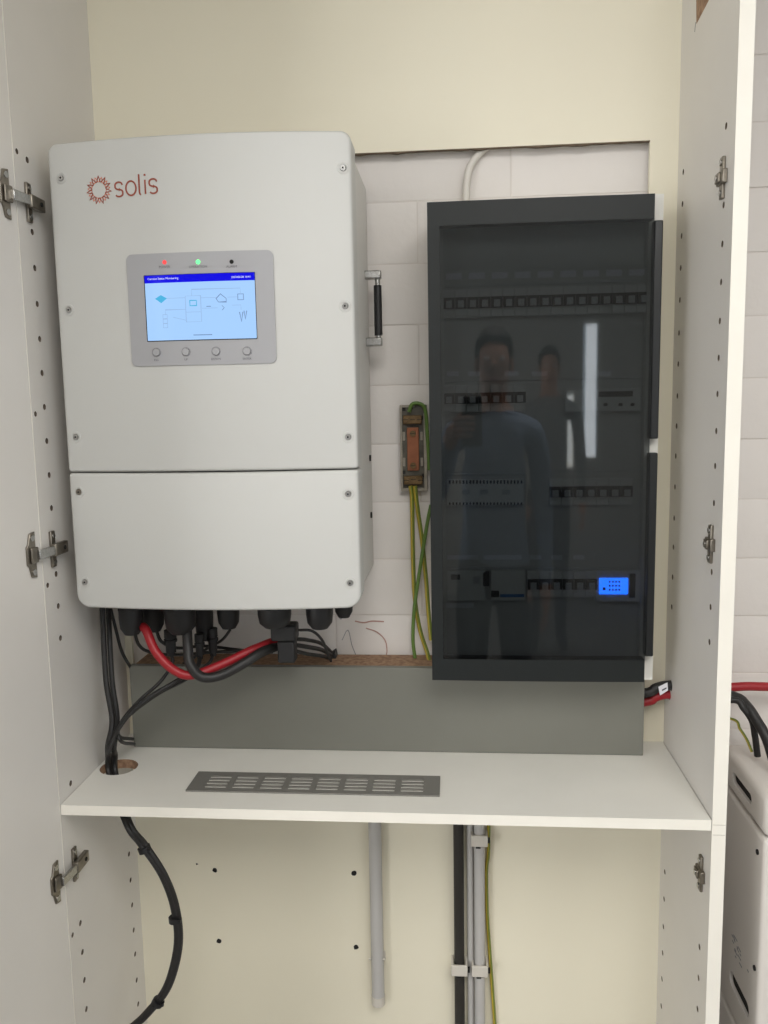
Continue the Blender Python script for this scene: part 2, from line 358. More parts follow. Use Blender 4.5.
# the door on the hinge side, swung open a little past square
DA = R(7)
door = bpy.data.objects.new('door', None); put(door, cab)
ddir = Vector((-math.sin(DA), -math.cos(DA), 0)); dn = Vector((math.cos(DA), -math.sin(DA), 0))     # along the door, and its inner face normal
DO = Vector((XL-.0006, YF-.0010, 0))
def D(s, t, z): q = DO+ddir*s+dn*t; return Vector((q.x, q.y, z))
def dbox(bm, s0, s1, t0, t1, z0, z1):
    v = [bm.verts.new(D(s, t, z)) for s in (s0, s1) for t in (t0, t1) for z in (z0, z1)]
    for f in ((0,1,3,2),(4,6,7,5),(0,4,5,1),(2,3,7,6),(0,2,6,4),(1,5,7,3)): bm.faces.new([v[i] for i in f])
shape('door_leaf', 'melamine', door, dbox, 0, .44, -.018, 0, .02, TOP)
# concealed hinges
def arm(bm, p, q, hw, th):
    d = (q-p).normalized(); s_ = d.cross(Vector((0, 0, 1))).normalized(); up = s_.cross(d)
    v = [bm.verts.new(b_+s_*i+up*j) for b_ in (p, q) for i in (-th, th) for j in (-hw, hw)]
    for f in ((0,1,3,2),(4,6,7,5),(0,4,5,1),(2,3,7,6),(0,2,6,4),(1,5,7,3)): bm.faces.new([v[i] for i in f])
def hinge(zc):
    h = bpy.data.objects.new('hinge', None); h.location = D(.02, 0, zc); put(h, door)
    poly = [(.0150, -.032), (.0260, -.030), (.0300, -.016), (.0340, -.012), (.0340, .012), (.0300, .016), (.0260, .030), (.0150, .032)]
    bm = bmesh.new(); A = [bm.verts.new(D(a, 0, zc+b_)) for a, b_ in poly]; B = [bm.verts.new(D(a, .0030, zc+b_)) for a, b_ in poly]; bm.faces.new(A); bm.faces.new(B[::-1])
    for i in range(8): bm.faces.new((A[i], A[(i+1)%8], B[(i+1)%8], B[i]))
    obj('cup_plate', bm, 'nickel', h, bevel=.0008)
    for q in (-1, 1):
        bm = bmesh.new(); p = D(.0215, .0025, zc+q*.0235); cyl(bm, p, p+dn*.0016, .0042, seg=12); obj('cup_screw', bm, 'steel', h)
    bm = bmesh.new(); dbox(bm, .0130, .0290, .0028, .0065, zc-.011, zc+.011); obj('cup_bridge', bm, 'nickel', h, bevel=.002)
    a0 = D(.018, .0085, zc); a1 = Vector((XL+.0095, YF+.020, zc)); a2 = Vector((XL+.0090, YF+.054, zc))
    bm = bmesh.new(); arm(bm, a0, a1, .0066, .0026); obj('link_arm', bm, 'steel', h, bevel=.001)
    bm = bmesh.new(); arm(bm, a1-Vector((0, .004, 0)), a2, .0086, .0040); obj('hinge_arm', bm, 'nickel', h, bevel=.0015)
    bm = bmesh.new(); p = Vector((XL+.0128, YF+.042, zc)); cyl(bm, p, p+Vector((.0014, 0, 0)), .0032, seg=10); obj('adjusting_screw', bm, 'dark', h)
    bm = bmesh.new(); box(bm, XL+.0001, XL+.0042, YF+.022, YF+.034, zc-.026, zc+.026); obj('mounting_plate', bm, 'nickel', h, bevel=.0012)
    for q in (-1, 1):
        bm = bmesh.new(); p = Vector((XL+.004, YF+.028, zc+q*.019)); cyl(bm, p, p+Vector((.0016, 0, 0)), .0036, seg=10); obj('plate_screw', bm, 'steel', h)
hinge(U(6, 194, YF-.02).z); hinge(U(34, 555, YF-.02).z); hinge(U(57, 882, YF-.02).z)
# mounting plates left on the other upright after its door was taken off
for px, py in ((724, 178), (712, 544), (702, 873)):
    p = UX(px, py, XR); y, z = p.y, p.z
    bm = bmesh.new(); box(bm, XR-.0042, XR+.0002, y-.006, y+.006, z-.026, z+.026); box(bm, XR-.0065, XR, y-.015, y+.012, z-.0085, z+.0085); box(bm, XR-.009, XR-.006, y-.006, y+.010, z-.006, z+.006)
    mp = obj('mounting_plate', bm, 'nickel', cab, bevel=.0012)
    for s in (-1, 1):
        bm = bmesh.new(); cyl(bm, (XR-.0040, y, z+s*.0185), (XR-.0058, y, z+s*.0185), .0038, seg=12); obj('plate_screw', bm, 'steel', mp)
    bm = bmesh.new(); cyl(bm, (XR-.0088, y+.003, z), (XR-.0102, y+.003, z), .0034, seg=12); obj('plate_screw', bm, 'steel', mp)

# ------------------------------------------------------------------ grey cover board low in the cabinet and its chipboard ledge
YG = 1.3013
gx0, gx1 = U(131.5, 707, YG).x, U(644, 720, YG).x; gz1 = U(300, 667, YG).z
shape('cover_board', 'greyboard', None, box, gx0, gx1, YG, YG+.012, ZS+.0002, gz1, bevel=.0012); g = C.objects['cover_board']
tag(g, 'flat grey laminate cover board standing on the shelf against the back', 'board')
bm = bmesh.new(); box(bm, gx0+.006, gx1-.03, YG+.0125, YW-.006, gz1-.016, gz1-.001); o = obj('ledge_board', bm, 'chip'); tag(o, 'raw brown chipboard strip behind the top of the grey board', 'board')
bm = bmesh.new(); box(bm, gx0+.001, gx0+.016, YG+.0125, YB-.004, ZS+.0002, gz1-.017); o = obj('support_batten', bm, 'chip'); tag(o, 'short rough chipboard batten behind the end of the grey board near the black cables', 'batten')

# ------------------------------------------------------------------ ventilation grille lying on the shelf
q = [UZ(a, b, ZS+.003) for a, b in ((186, 791.5), (198, 769.5), (440, 774.5), (440, 796.5))]
vx0, vx1 = (q[0].x+q[1].x)/2, (q[2].x+q[3].x)/2; vy0, vy1 = (q[0].y+q[3].y)/2, (q[1].y+q[2].y)/2
vang = math.atan2(((q[2].y-q[1].y)+(q[3].y-q[0].y))/2, vx1-vx0)
GL, GW = vx1-vx0, .0645
xs = [0, .020]; 
cw = (GL-.040)/8
for k in range(8): xs += [.020+cw*k+.0045, .020+cw*(k+1)-.0045]
xs += [GL-.020, GL]; ys = [0, .009]
for k in range(4): ys += [.009+k*.0108+.0019, .009+(k+1)*.0108-.0019]
ys += [.0525, GW]
bm = bmesh.new()
ok = lambda i, j: not (2 <= i <= 16 and i % 2 == 0 and 2 <= j <= 8 and j % 2 == 0)
V = {}
def gv(i, j, k):
    if (i, j, k) not in V: V[i, j, k] = bm.verts.new((xs[i]-GL/2, ys[j]-GW/2, .0022*k))
    return V[i, j, k]
nx, ny = len(xs)-1, len(ys)-1; inb = lambda i, j: 0 <= i < nx and 0 <= j < ny and ok(i, j)
for i in range(nx):
    for j in range(ny):
        if not ok(i, j): continue
        bm.faces.new((gv(i,j,1), gv(i+1,j,1), gv(i+1,j+1,1), gv(i,j+1,1))); bm.faces.new((gv(i,j,0), gv(i,j+1,0), gv(i+1,j+1,0), gv(i+1,j,0)))
        for di, dj, (a, b_) in ((-1,0,((i,j),(i,j+1))), (1,0,((i+1,j),(i+1,j+1))), (0,-1,((i,j),(i+1,j))), (0,1,((i,j+1),(i+1,j+1)))):
            if not inb(i+di, j+dj): bm.faces.new((gv(*a,0), gv(*b_,0), gv(*b_,1), gv(*a,1)))
o = obj('vent_grille', bm, 'grille', None); o.location = ((vx0+vx1)/2, (vy0+vy1)/2, ZS+.0003); o.rotation_euler.z = vang
tag(o, 'slotted grey metal ventilation grille lying loose on the white shelf', 'grille')

# ------------------------------------------------------------------ solar inverter
IX0, IX1, IY, BUL = -.5455, -.1315, 1.135, .020
ixc, ihw = (IX0+IX1)/2, (IX1-IX0)/2
def sy(x): return IY-BUL*(1-((x-ixc)/ihw)**2)
def I(px, py):
    p = U(px, py, IY-.01)
    for _ in range(3): p = U(px, py, sy(p.x))
    return p
iz1, iz0, izs = U(205, 132, IY-BUL).z, U(208, 611, IY-BUL).z, U(210, 472, IY-BUL).z
inv = thing('solar_inverter', 'large white wall-mounted solar inverter with lit display on the cabinet back', 'inverter', (ixc, 1.25, iz0))
def bulge(bm, k=24):
    for i in range(1, k):
        bmesh.ops.bisect_plane(bm, geom=bm.verts[:]+bm.edges[:]+bm.faces[:], plane_co=(IX0+(IX1-IX0)*i/k, 0, 0), plane_no=(1, 0, 0))
def cover(name, poly, depth=.045):
    bm = bmesh.new(); f = prism(bm, poly, 0, depth); bmesh.ops.recalc_face_normals(bm, faces=bm.faces[:])
    bmesh.ops.bevel(bm, geom=[e for e in bm.edges if all(v.co.y < 1e-5 for v in e.verts)], offset=.0042, segments=4, profile=.5, affect='EDGES')
    bulge(bm)
    for v in bm.verts: v.co.y += IY+(sy(v.co.x)-IY)*(1-v.co.y/depth)
    return obj(name, bm, 'inv', inv, ang=30)
def corners(x0, x1, z0, z1, rt, rb, n=7):
    o = []
    for cx, cz, a, r in ((x1-rt, z1-rt, 0, rt), (x0+rt, z1-rt, 90, rt), (x0+rb, z0+rb, 180, rb), (x1-rb, z0+rb, 270, rb)):
        for k in range(n+1): t = R(a+90*k/n); o.append((cx+r*math.cos(t), cz+r*math.sin(t)))
    return o
uc = cover('upper_cover', corners(IX0, IX1, izs+.0010, iz1, .014, .0048))
lc = cover('lower_cover', corners(IX0, IX1, iz0, izs-.0010, .0048, .020))
bm = bmesh.new(); prism(bm, corners(IX0+.006, IX1-.004, iz0+.006, iz1-.006, .016, .016), IY+.044, YW-.015); obj('case', bm, 'invbody', inv, bevel=.003)
bm = bmesh.new(); box(bm, IX0+.06, IX1-.06, YW-.015, YW-.0008, iz1-.30, iz1-.12); obj('wall_bracket', bm, 'nickel', inv)
for i, (px, py) in enumerate(((61,178),(343,168),(69,310),(345,306),(76,437),(348,437),(79,492),(348,494),(85,582),(350,583))):
    p = I(px, py); bm = bmesh.new(); cyl(bm, p+Vector((0, .0006, 0)), p-Vector((0, .0022, 0)), .0046, .0036, seg=16); s = obj('screw', bm, 'nickel' if i == 6 else 'steel', inv)
    bm = bmesh.new(); cyl(bm, p-Vector((0, .0021, 0)), p-Vector((0, .0026, 0)), .0014, seg=6); obj('socket', bm, 'dark', s)
    bm = bmesh.new(); n = 20
    ring = [[bm.verts.new((p.x+r*math.cos(2*math.pi*k/n), sy(p.x+r*math.cos(2*math.pi*k/n))-h, p.z+r*math.sin(2*math.pi*k/n))) for k in range(n)] for r, h in ((.0080, .0001), (.0072, .0010), (.0052, .0008), (.0049, .0001))]
    for a_, b_ in zip(ring, ring[1:]):
        for k in range(n): bm.faces.new((a_[k], a_[(k+1)%n], b_[(k+1)%n], b_[k]))
    obj('screw_collar', bm, 'inv', inv)
# decals wrapped on the curved cover: x, z in metres on the face; lift off the face in y
def wrap(bm, cuts=True):
    if cuts:
        xs_ = [v.co.x for v in bm.verts]; a, b = min(xs_), max(xs_); k = max(1, int((b-a)/.012))
        for i in range(1, k): bmesh.ops.bisect_plane(bm, geom=bm.verts[:]+bm.edges[:]+bm.faces[:], plane_co=(a+(b-a)*i/k, 0, 0), plane_no=(1, 0, 0))
    for v in bm.verts: v.co.y += sy(v.co.x)
def decal(name, poly, lift, material, parent, base=None):
    bm = bmesh.new(); prism(bm, poly, -lift, (-lift+.0005) if base is None else base); wrap(bm); return obj(name, bm, material, parent)
d0, d1 = I(129.5, 310), I(275, 306); dz1, dz0 = (I(131, 255).z+I(270, 250).z)/2, (I(135, 366).z+I(272, 364).z)/2
panel = decal('display_panel', rrect(d0.x, d1.x, dz0, dz1, .008), .0018, 'silver', inv, .002)
s0, s1 = I(146.8, 310).x, I(256, 306).x; sz1, sz0 = (I(144, 276).z+I(254, 273).z)/2, (I(146, 340).z+I(257, 339.5).z)/2
scr = decal('screen', rrect(s0, s1, sz0, sz1, .0008), .0022, 'screen', panel)
decal('screen_surround', rrect(s0-.0012, s1+.0008, sz0-.0012, sz1+.0008, .0012), .0020, 'dark', panel)
tb = sz1-.0100
decal('title_bar', rrect(s0, s1, tb, sz1, .0006), .0026, 'screenblue', panel)
SW, SH = s1-s0, tb-sz0
def P(u, v): return (s0+SW*u, tb-SH*v)
def stroke(name, pts, material='screenline', wd=.0007, closed=False):
    bm = bmesh.new(); ribbon(bm, [P(*p) for p in pts], wd, -.0027, -.0023, closed); wrap(bm, True); return obj(name, bm, material, panel)
def icon(name, pts, material): return decal(name, [P(*p) for p in pts], .0027, material, panel)
icon('solar_panel_icon', [(.09, .27), (.145, .21), (.20, .27), (.145, .35)], 'screencyan')
stroke('diagram_line', [(.20, .27), (.37, .27)]); stroke('inverter_icon', [(.37, .24), (.51, .24), (.51, .69), (.37, .69)], closed=True)
stroke('inverter_icon', [(.37, .52), (.51, .52)]); stroke('inverter_icon', [(.41, .32), (.47, .32), (.47, .41), (.41, .41)], 'screencyan', .0010, True)
stroke('diagram_line', [(.18, .56), (.18, .47), (.37, .47)]); stroke('diagram_line', [(.25, .60), (.37, .66)])
for v in (.55, .63, .71): stroke('battery_icon', [(.155, v), (.195, v), (.195, v+.07), (.155, v+.07)], closed=True)
stroke('diagram_line', [(.43, .24), (.43, .13), (.87, .13), (.87, .24)]); stroke('diagram_line', [(.51, .28), (.66, .28)]); stroke('diagram_line', [(.75, .28), (.84, .28)])
stroke('diagram_line', [(.52, .46), (.66, .46)]); stroke('diagram_line', [(.79, .42), (.87, .42), (.87, .50)])
stroke('house_icon', [(.65, .30), (.69, .22), (.74, .30), (.74, .36), (.67, .36)], 'screendark', .0009, True)
stroke('meter_icon', [(.845, .23), (.895, .23), (.895, .33), (.845, .33)], 'screendark', .0008, True); stroke('backup_icon', [(.70, .42), (.72, .46), (.70, .50)], 'screendark')
stroke('grid_icon', [(.855, .54), (.87, .70), (.885, .54)], 'screendark', .0012); stroke('grid_icon', [(.895, .52), (.905, .66), (.92, .52)], 'screendark', .0012)
stroke('status_line', [(.43, .92), (.60, .92)], 'screendark', .0012); stroke('diagram_line', [(.56, .43), (.60, .43)], 'screendark', .001)
def ontext(name, s, px, py, size, material, lift, sx=1):
    p = I(px, py)
    def place(x, y): return Vector((p.x+x, sy(p.x+x)-lift, p.z+y))
    return text(name, s, size, material, panel, place, sx=sx)
ontext('title_text', 'Current Status Monitoring', 163.5, 278.9, .0040, 'screenwhite', .0030)
ontext('clock_text', '2023/06/28 10:41', 241.5, 277.3, .0037, 'screenwhite', .0030)
for px, py, mm, nm, tx in ((165, 262.5, 'ledred', 'power_led', 'POWER'), (198.5, 262.2, 'ledgreen', 'operation_led', 'OPERATION'), (232, 262, 'dark', 'alarm_led', 'ALARM')):
    p = I(px, py); decal(nm, [(p.x+.0028*math.cos(t*math.pi/8), p.z+.0028*math.sin(t*math.pi/8)) for t in range(16)], .0024, mm, panel)
    ontext('led_label', tx, px, py+4.8, .0045, 'ink', .0021)
for px, py, tx in ((157, 352.5, 'ESC'), (186.5, 352, 'UP'), (216.5, 351.5, 'DOWN'), (247.5, 351.3, 'ENTER')):
    p = I(px, py); bm = bmesh.new(); cyl(bm, (p.x, -.001, p.z), (p.x, -.0042, p.z), .0054, .0046, seg=24); wrap(bm, False); b_ = obj('button', bm, 'silver', panel)
    bm = bmesh.new(); ribbon(bm, [(p.x+.0059*math.cos(t*math.pi/12), p.z+.0059*math.sin(t*math.pi/12)) for t in range(24)], .0008, -.0022, -.0015, True); wrap(bm, False); obj('button_ring', bm, 'ring', panel)
    ontext('button_label', tx, px, py+7.6, .0040, 'ink', .0021)
# sunburst emblem and lettering
lp_ = I(99, 190); ro, ri, nn = .0178, .0104, 11
logo = None
for kk, (mm, dr, da, wd) in enumerate((('logolight', -.0014, .286, .0007), ('logodark', 0, 0, .0011))):
    pts = []
    for i in range(nn):
        t = math.pi/2+2*math.pi*i/nn+da
        for rr, dt in ((ri, -.22), (ri+.0030, -.12), (ro+dr, 0), (ri+.0030, .12), (ri, .22)): pts.append((lp_.x+rr*math.cos(t+dt), lp_.z+rr*math.sin(t+dt)))
    bm = bmesh.new(); ribbon(bm, pts, wd, -.0005-.0002*kk, 0, True); wrap(bm, False); obj('sunburst_emblem', bm, mm, inv)
def arc(cx, cz, rx, rz, a0, a1, n=12): return [(cx+rx*math.cos(R(a0+(a1-a0)*i/n)), cz+rz*math.sin(R(a0+(a1-a0)*i/n))) for i in range(n+1)]
S_ = [(.86, .80)]+arc(.5, .79, .38, .21, 40, 180, 8)+arc(.5, .68, .38, .19, 190, 270, 5)+arc(.5, .30, .38, .19, 90, -10, 6)+arc(.5, .22, .38, .22, -10, -150, 9)
O_ = arc(.5, .5, .46, .5, 0, 340, 17)
glyphs = [('s', [S_], 0, .92), ('o', [O_], 1.0, 1.02), ('l', [[(.15, 1.40), (.15, .22)]+arc(.36, .20, .21, .20, 180, 285, 6)], 2.12, .5), ('i', [[(.1, .98), (.1, 0)]], 2.66, .4), ('s', [S_], 2.95, .92)]
w0, w1 = I(114.5, 197), I(158, 193); hx = I(135, 181.5).z-I(135, 196).z
tot = 3.75; ux = (w1.x-w0.x)/tot
for ch, strokes, off, wd in glyphs:
    bm = bmesh.new()
    for st in strokes:
        ribbon(bm, [(w0.x+(off+x*wd*.93)*ux, w0.z+z*hx+(off*ux)*.03) for x, z in st], .0021, -.0006, 0, ch == 'o')
    if ch == 'i': x_, z_ = w0.x+(off+.1*.4*.85)*ux, w0.z+1.32*hx; ribbon(bm, [(x_, z_), (x_, z_+.0024)], .0026, -.0006, 0)
    wrap(bm, False); obj('lettering', bm, 'logodark', inv)
# carrying handle on the case side
hy = 1.318; h1, h0 = U(376, 275, hy).z, U(376, 342, hy).z; hxo = U(378, 308, hy).x
han = bpy.data.objects.new('carry_handle', None); han.location = (hxo, hy, h0); put(han, inv)
for z in (h1, h0):
    bm = bmesh.new(); box(bm, IX1-.005, hxo+.006, hy-.0075, hy+.0075, z-.0065, z+.0065); obj('bracket', bm, 'steel', han, bevel=.002)
bm = bmesh.new(); cyl(bm, (hxo, hy, h0), (hxo, hy, h1), .0040, seg=14); obj('rod', bm, 'steel', han)
bm = bmesh.new(); cyl(bm, (hxo, hy, h0+.010), (hxo, hy, h1-.016), .0062, seg=18); obj('grip', bm, 'black', han)
for px, py in ((371, 458), (369.5, 515)):
    p = U(px, py, 1.33); bm = bmesh.new(); cyl(bm, (IX1-.005, 1.33, p.z), (IX1-.0015, 1.33, p.z), .005, seg=12); obj('side_screw', bm, 'dark', inv)
# cable glands under the case
def gland(px, pw, pyb, Y, parent=inv):
    p = U(px, pyb, Y); r = pw/2*Y/F; zt = iz0+.007; zb = p.z; h = zt-zb
    g_ = None
    bm = bmesh.new(); cyl(bm, (p.x, Y, zt), (p.x, Y, zt-h*.42), r*1.02, seg=6); g_ = obj('gland_nut', bm, 'black', parent, bevel=.001)
    bm = bmesh.new(); tube(bm, [(p.x, Y, zt-h*.38), (p.x, Y, zt-h*.62), (p.x, Y, zt-h*.85), (p.x, Y, zb)], lambda t: r*(.98-.02*t-.38*t**4), 18, False); obj('gland_dome', bm, 'black', g_)
    return Vector((p.x, Y, zb)), r
G1, _ = gland(132, 26, 634, 1.20); G2, _ = gland(154, 24, 631, 1.24); G3, _ = gland(181, 34, 633, 1.20); G4, _ = gland(229, 24, 628, 1.23); G5, _ = gland(275, 36, 627, 1.19); G6, _ = gland(320, 29, 628, 1.21); G7, _ = gland(344, 20, 617, 1.28); G8, _ = gland(205, 20, 640, 1.27)

# ------------------------------------------------------------------ cables under the inverter
def cable(name, pts, r, material, label, cat='cable', seg=12, group=None):
    bm = bmesh.new(); tube(bm, pts, r, seg); return tag(obj(name, bm, material), label, cat, group)
cable('red_cable', [G1+Vector((.018, 0, .012)), U(147, 632, 1.19), U(156, 652, 1.18), U(174, 670, 1.175), U(193, 675, 1.18), U(225, 663, 1.20), U(252, 650, 1.22), U(277, 640, 1.25)], .0068, 'red', 'thick red cable looping down below the white inverter')
cable('black_cable', [U(187, 630, 1.20), U(188, 648, 1.185), U(190, 664, 1.175), U(202, 677, 1.175), U(222, 675, 1.185), U(246, 662, 1.20), U(262, 652, 1.22), U(280, 645, 1.25)], .0075, 'cable', 'thick black cable looping beside the red cable below the inverter')
# plug connectors
def plug(px, y0, y1, w_, Y, lab):
    t = thing('plug_connector', lab, 'connector', U(px, y1, Y)); r = w_/2*Y/F
    a, b_ = U(px, y0, Y), U(px, y1, Y); b_.x = a.x
    bm = bmesh.new(); tube(bm, [a, a+(b_-a)*.35, a+(b_-a)*.37, b_], lambda q: r if q < .4 else r*.82, 14, False); obj('plug_body', bm, 'black', t)
    bm = bmesh.new(); cyl(bm, a+(b_-a)*.42, a+(b_-a)*.52, r*1.08, seg=14); obj('locking_ring', bm, 'black', t)
    bm = bmesh.new(); cyl(bm, a+(b_-a)*.99, b_+Vector((0, 0, -.006)), r*.6, seg=12); obj('strain_relief', bm, 'black', t)
    return b_
K1 = plug(170, 630, 652, 13, 1.235, 'leftmost round black plug connector hanging under the inverter')
K2 = plug(199, 634, 655, 10, 1.25, 'middle round black plug connector hanging under the inverter')
K3 = plug(212, 628, 652, 11, 1.265, 'rightmost round black plug connector hanging under the inverter')
for K, px in ((K1, 0), (K3, 1)):   # white arrow print on the plugs
    pass
# connector column with its small loop
t = thing('cable_connector', 'black rectangular cable connector under the wide inverter gland', 'connector', U(284, 664, 1.24))
p = U(284, 626, 1.22); q_ = U(284, 662, 1.25); 
bm = bmesh.new(); box(bm, U(272, 640, 1.215).x, U(297, 640, 1.215).x, 1.205, 1.235, U(284, 640, 1.215).z, U(284, 624, 1.215).z); obj('connector_head', bm, 'black', t, bevel=.003)
bm = bmesh.new(); box(bm, U(279, 650, 1.225).x, U(296, 650, 1.225).x, 1.212, 1.238, U(284, 661, 1.225).z, U(284, 639, 1.225).z); obj('connector_body', bm, 'black', t, bevel=.003)
cable('thin_black_cable', [U(298, 630, 1.22), U(312, 631, 1.225), U(322, 640, 1.24), U(327, 652, 1.27), U(331, 661, 1.31)], .0022, 'cable', 'thin black cable arching from the connector towards the wall')
for i, (py, r_, lab) in enumerate(((643, .003, 'upper of three black cables running to the wall from the connector'), (649, .0035, 'middle of three black cables running to the wall from the connector'), (655, .003, 'lowest of three black cables running to the wall from the connector'))):
    cable('wall_cable', [U(296, py-4, 1.235), U(308, py-3+i, 1.26), U(322, py+1, 1.30), U(334, 655+i*2, YW-.012)], r_, 'cable', lab)
bm = bmesh.new(); p = U(332, 657, YW-.02); 
prism(bm, [(p.x-.012, p.z-.008), (p.x+.010, p.z-.010), (p.x+.006, p.z+.012), (p.x-.002, p.z+.006)], YW-.030, YW-.004); tag(obj('cable_boot', bm, 'black', bevel=.002), 'ragged black rubber boot against the white wall', 'boot')
# wires sweeping to the shelf hole
hz = ZS
H = Vector((hc.x-.010, hc.y-.004, ZS))
def down(dx, dy): return [H+Vector((dx, dy, .02)), H+Vector((dx*.9, dy*.9, -.012)), U(128, 824, 1.15)+Vector((dx*.5, dy*.5, 0)), U(143, 845, 1.155)+Vector((dx*.6, dy*.5, 0))]
low = [U(163, 875, 1.16), U(175, 908, 1.17), U(178, 945, 1.18), U(168, 985, 1.19), U(150, 1010, 1.20), U(128, 1030, 1.20), U(80, 1062, 1.20), Vector((-.53, 1.20, .42)), Vector((-.50, 1.22, .16)), Vector((-.42, 1.25, .02))]
def lower(dx): return [p+Vector((dx, 0, 0)) for p in low]
cable('long_black_cable', [U(102, 596, 1.22), U(103, 625, 1.215), U(106, 680, 1.20), U(112, 720, 1.19), U(108, 745, 1.185)]+down(-.004, -.003)+lower(-.0030), .0042, 'cable', 'outer long black cable dropping beside the cabinet side through the shelf hole')
cable('long_black_cable', [U(108, 596, 1.24), U(109, 625, 1.235), U(112, 680, 1.215), U(117, 718, 1.205), U(114, 747, 1.20)]+down(.005, .004)+lower(.0035), .0042, 'cable', 'inner long black cable dropping through the shelf hole')
cable('long_black_cable', [K2+Vector((0, 0, -.004)), U(196, 668, 1.22), U(175, 682, 1.20), U(150, 697, 1.19), U(128, 716, 1.185), U(115, 735, 1.185), U(109, 752, 1.185)]+down(.000, .007)+lower(.0005), .0036, 'cable', 'black cable sweeping diagonally from the middle plug to the shelf hole')
cable('black_wire', [K1+Vector((0, 0, -.004)), U(172, 664, 1.225), U(160, 682, 1.21), U(140, 700, 1.20), U(124, 718, 1.195), U(118, 732, 1.195), U(122, 742, 1.20), U(134, 744, 1.30)], .0027, 'cable', 'black wire from the leftmost plug hooking behind the grey board')
cable('black_wire', [K3+Vector((0, 0, -.004)), U(208, 664, 1.24), U(185, 680, 1.215), U(158, 694, 1.205), U(132, 713, 1.20), U(119, 727, 1.20), U(120, 737, 1.205), U(133, 739, 1.30)], .0027, 'cable', 'black wire from the rightmost plug hooking behind the grey board')
cable('black_wire', [U(110, 606, 1.27), U(116, 630, 1.27), U(122, 652, 1.28), U(131, 668, 1.306)], .0026, 'cable', 'thin black wire slanting to the corner of the grey board')
cable('black_wire', [U(134, 630, 1.22), U(139, 645, 1.24), U(150, 652, 1.26), U(175, 655, 1.29), U(215, 652, 1.31), U(250, 650, 1.31), U(276, 646, 1.28)], .0026, 'cable', 'thin black wire sagging behind the red loop along the wall')
cable('black_wire', [U(156, 630, 1.24), U(162, 642, 1.25), U(178, 648, 1.29), U(205, 646, 1.32), U(240, 650, 1.31), U(272, 652, 1.26)], .0026, 'cable', 'upper thin black wire sagging behind the plugs')
cable('black_wire', [U(230, 630, 1.23), U(222, 640, 1.26), U(208, 648, 1.30), U(190, 660, 1.31), U(178, 666, 1.33)], .0022, 'cable', 'short thin black wire curling back from the round gland')
# cable ties on the hanging bundle
for (px, py, Y), lab in (((144.5, 849, 1.157), 'black cable tie just below the shelf on the hanging bundle'), ((175, 919, 1.172), 'black cable tie midway down the hanging bundle'), ((158, 1002, 1.197), 'lowest black cable tie on the hanging bundle')):
    p = U(px, py, Y); bm = bmesh.new(); dr = Vector((.35, 0, -1)).normalized() if py < 900 else (Vector((.05, 0, -1)) if py < 960 else Vector((-.6, 0, -1)).normalized())
    cyl(bm, p-dr*.004, p+dr*.004, .0098, seg=14); s = frame_at(dr)[0]; q_ = p+Vector((.009, -.006, 0)); box(bm, q_.x-.002, q_.x+.0025, q_.y-.002, q_.y+.002, q_.z-.002, q_.z+.003)
    tag(obj('cable_tie', bm, 'black'), lab, 'cable tie')
# power cables leaving behind the grey board through the upright
zc1, zc2 = U(655, 688, 1.34).z, U(655, 697, 1.34).z
zo = U(750, 687, YC).z
cable('red_power_cable', [(.10, YC, zc2-.02), (.22, YC, zc2-.014), U(645, 702, YC), U(655, 697.5, YC), (XR-.006, YC, zr), (XR+PT+.006, YC, zr), (.45, YC, zo), (.55, YC, zo), (.95, YC, zo-.004)], .0072, 'red', 'thick red cable passing through the cabinet side and along the white wall')
cable('black_power_cable', [(.10, YC-.0075, zc1-.02), (.22, YC-.0075, zc1-.010), U(645, 693, YC-.0075), U(656, 688, YC-.0075), (XR-.006, YC-.0075, zk_), (XR+PT+.006, YC-.0075, zk_), U(733, 696, YC-.03), U(746, 705, YC-.05), U(757, 721, YC-.07), U(768, 742, YC-.09), U(780, 785, YC-.10)], .0078, 'cable', 'thick black cable passing through the cabinet side and drooping to the battery')
cable('thin_battery_cable', [(XR+PT+.004, YC-.045, zr-.004), U(733, 700, YC-.05), U(744, 709, YC-.06), U(752, 721, YC-.06), U(755, 736, YC-.06), U(757.5, 756, YC-.06)], .0050, 'cable', 'black cable dropping straight onto the top of the white battery')
cable('battery_earth_wire', [(XR+PT+.004, YC-.03, U(731, 719, YC).z+.02), U(732, 719, YC-.03), U(740, 729, YC-.04), U(747, 740, YC-.05), U(752, 752, YC-.06)], .0022, 'earth', 'thin green and yellow wire running down to the battery', 'wire')
# paper tag on the black cable
t = thing('cable_tag', 'small white paper tag wrapped on black cable beside the distribution board', 'tag', U(664, 691, YC-.02))
A = [U(a, b_, YC-.0175) for a, b_ in ((658.5, 687), (667.5, 682.5), (668, 690.5), (660, 695.5))]
bm = bmesh.new(); v1 = [bm.verts.new(p) for p in A]; v2 = [bm.verts.new(p+Vector((0, .001, 0))) for p in A]; bm.faces.new(v1); bm.faces.new(v2[::-1])
for i in range(4): bm.faces.new((v1[i], v1[(i+1)%4], v2[(i+1)%4], v2[i]))
obj('paper', bm, 'tag', t)
A = [U(a, b_, YC-.0180) for a, b_ in ((662, 689.5), (666.5, 687.3), (666.5, 688.8), (662, 691.2))]
bm = bmesh.new(); bm.faces.new([bm.verts.new(p) for p in A]); obj('print', bm, 'ink', t)

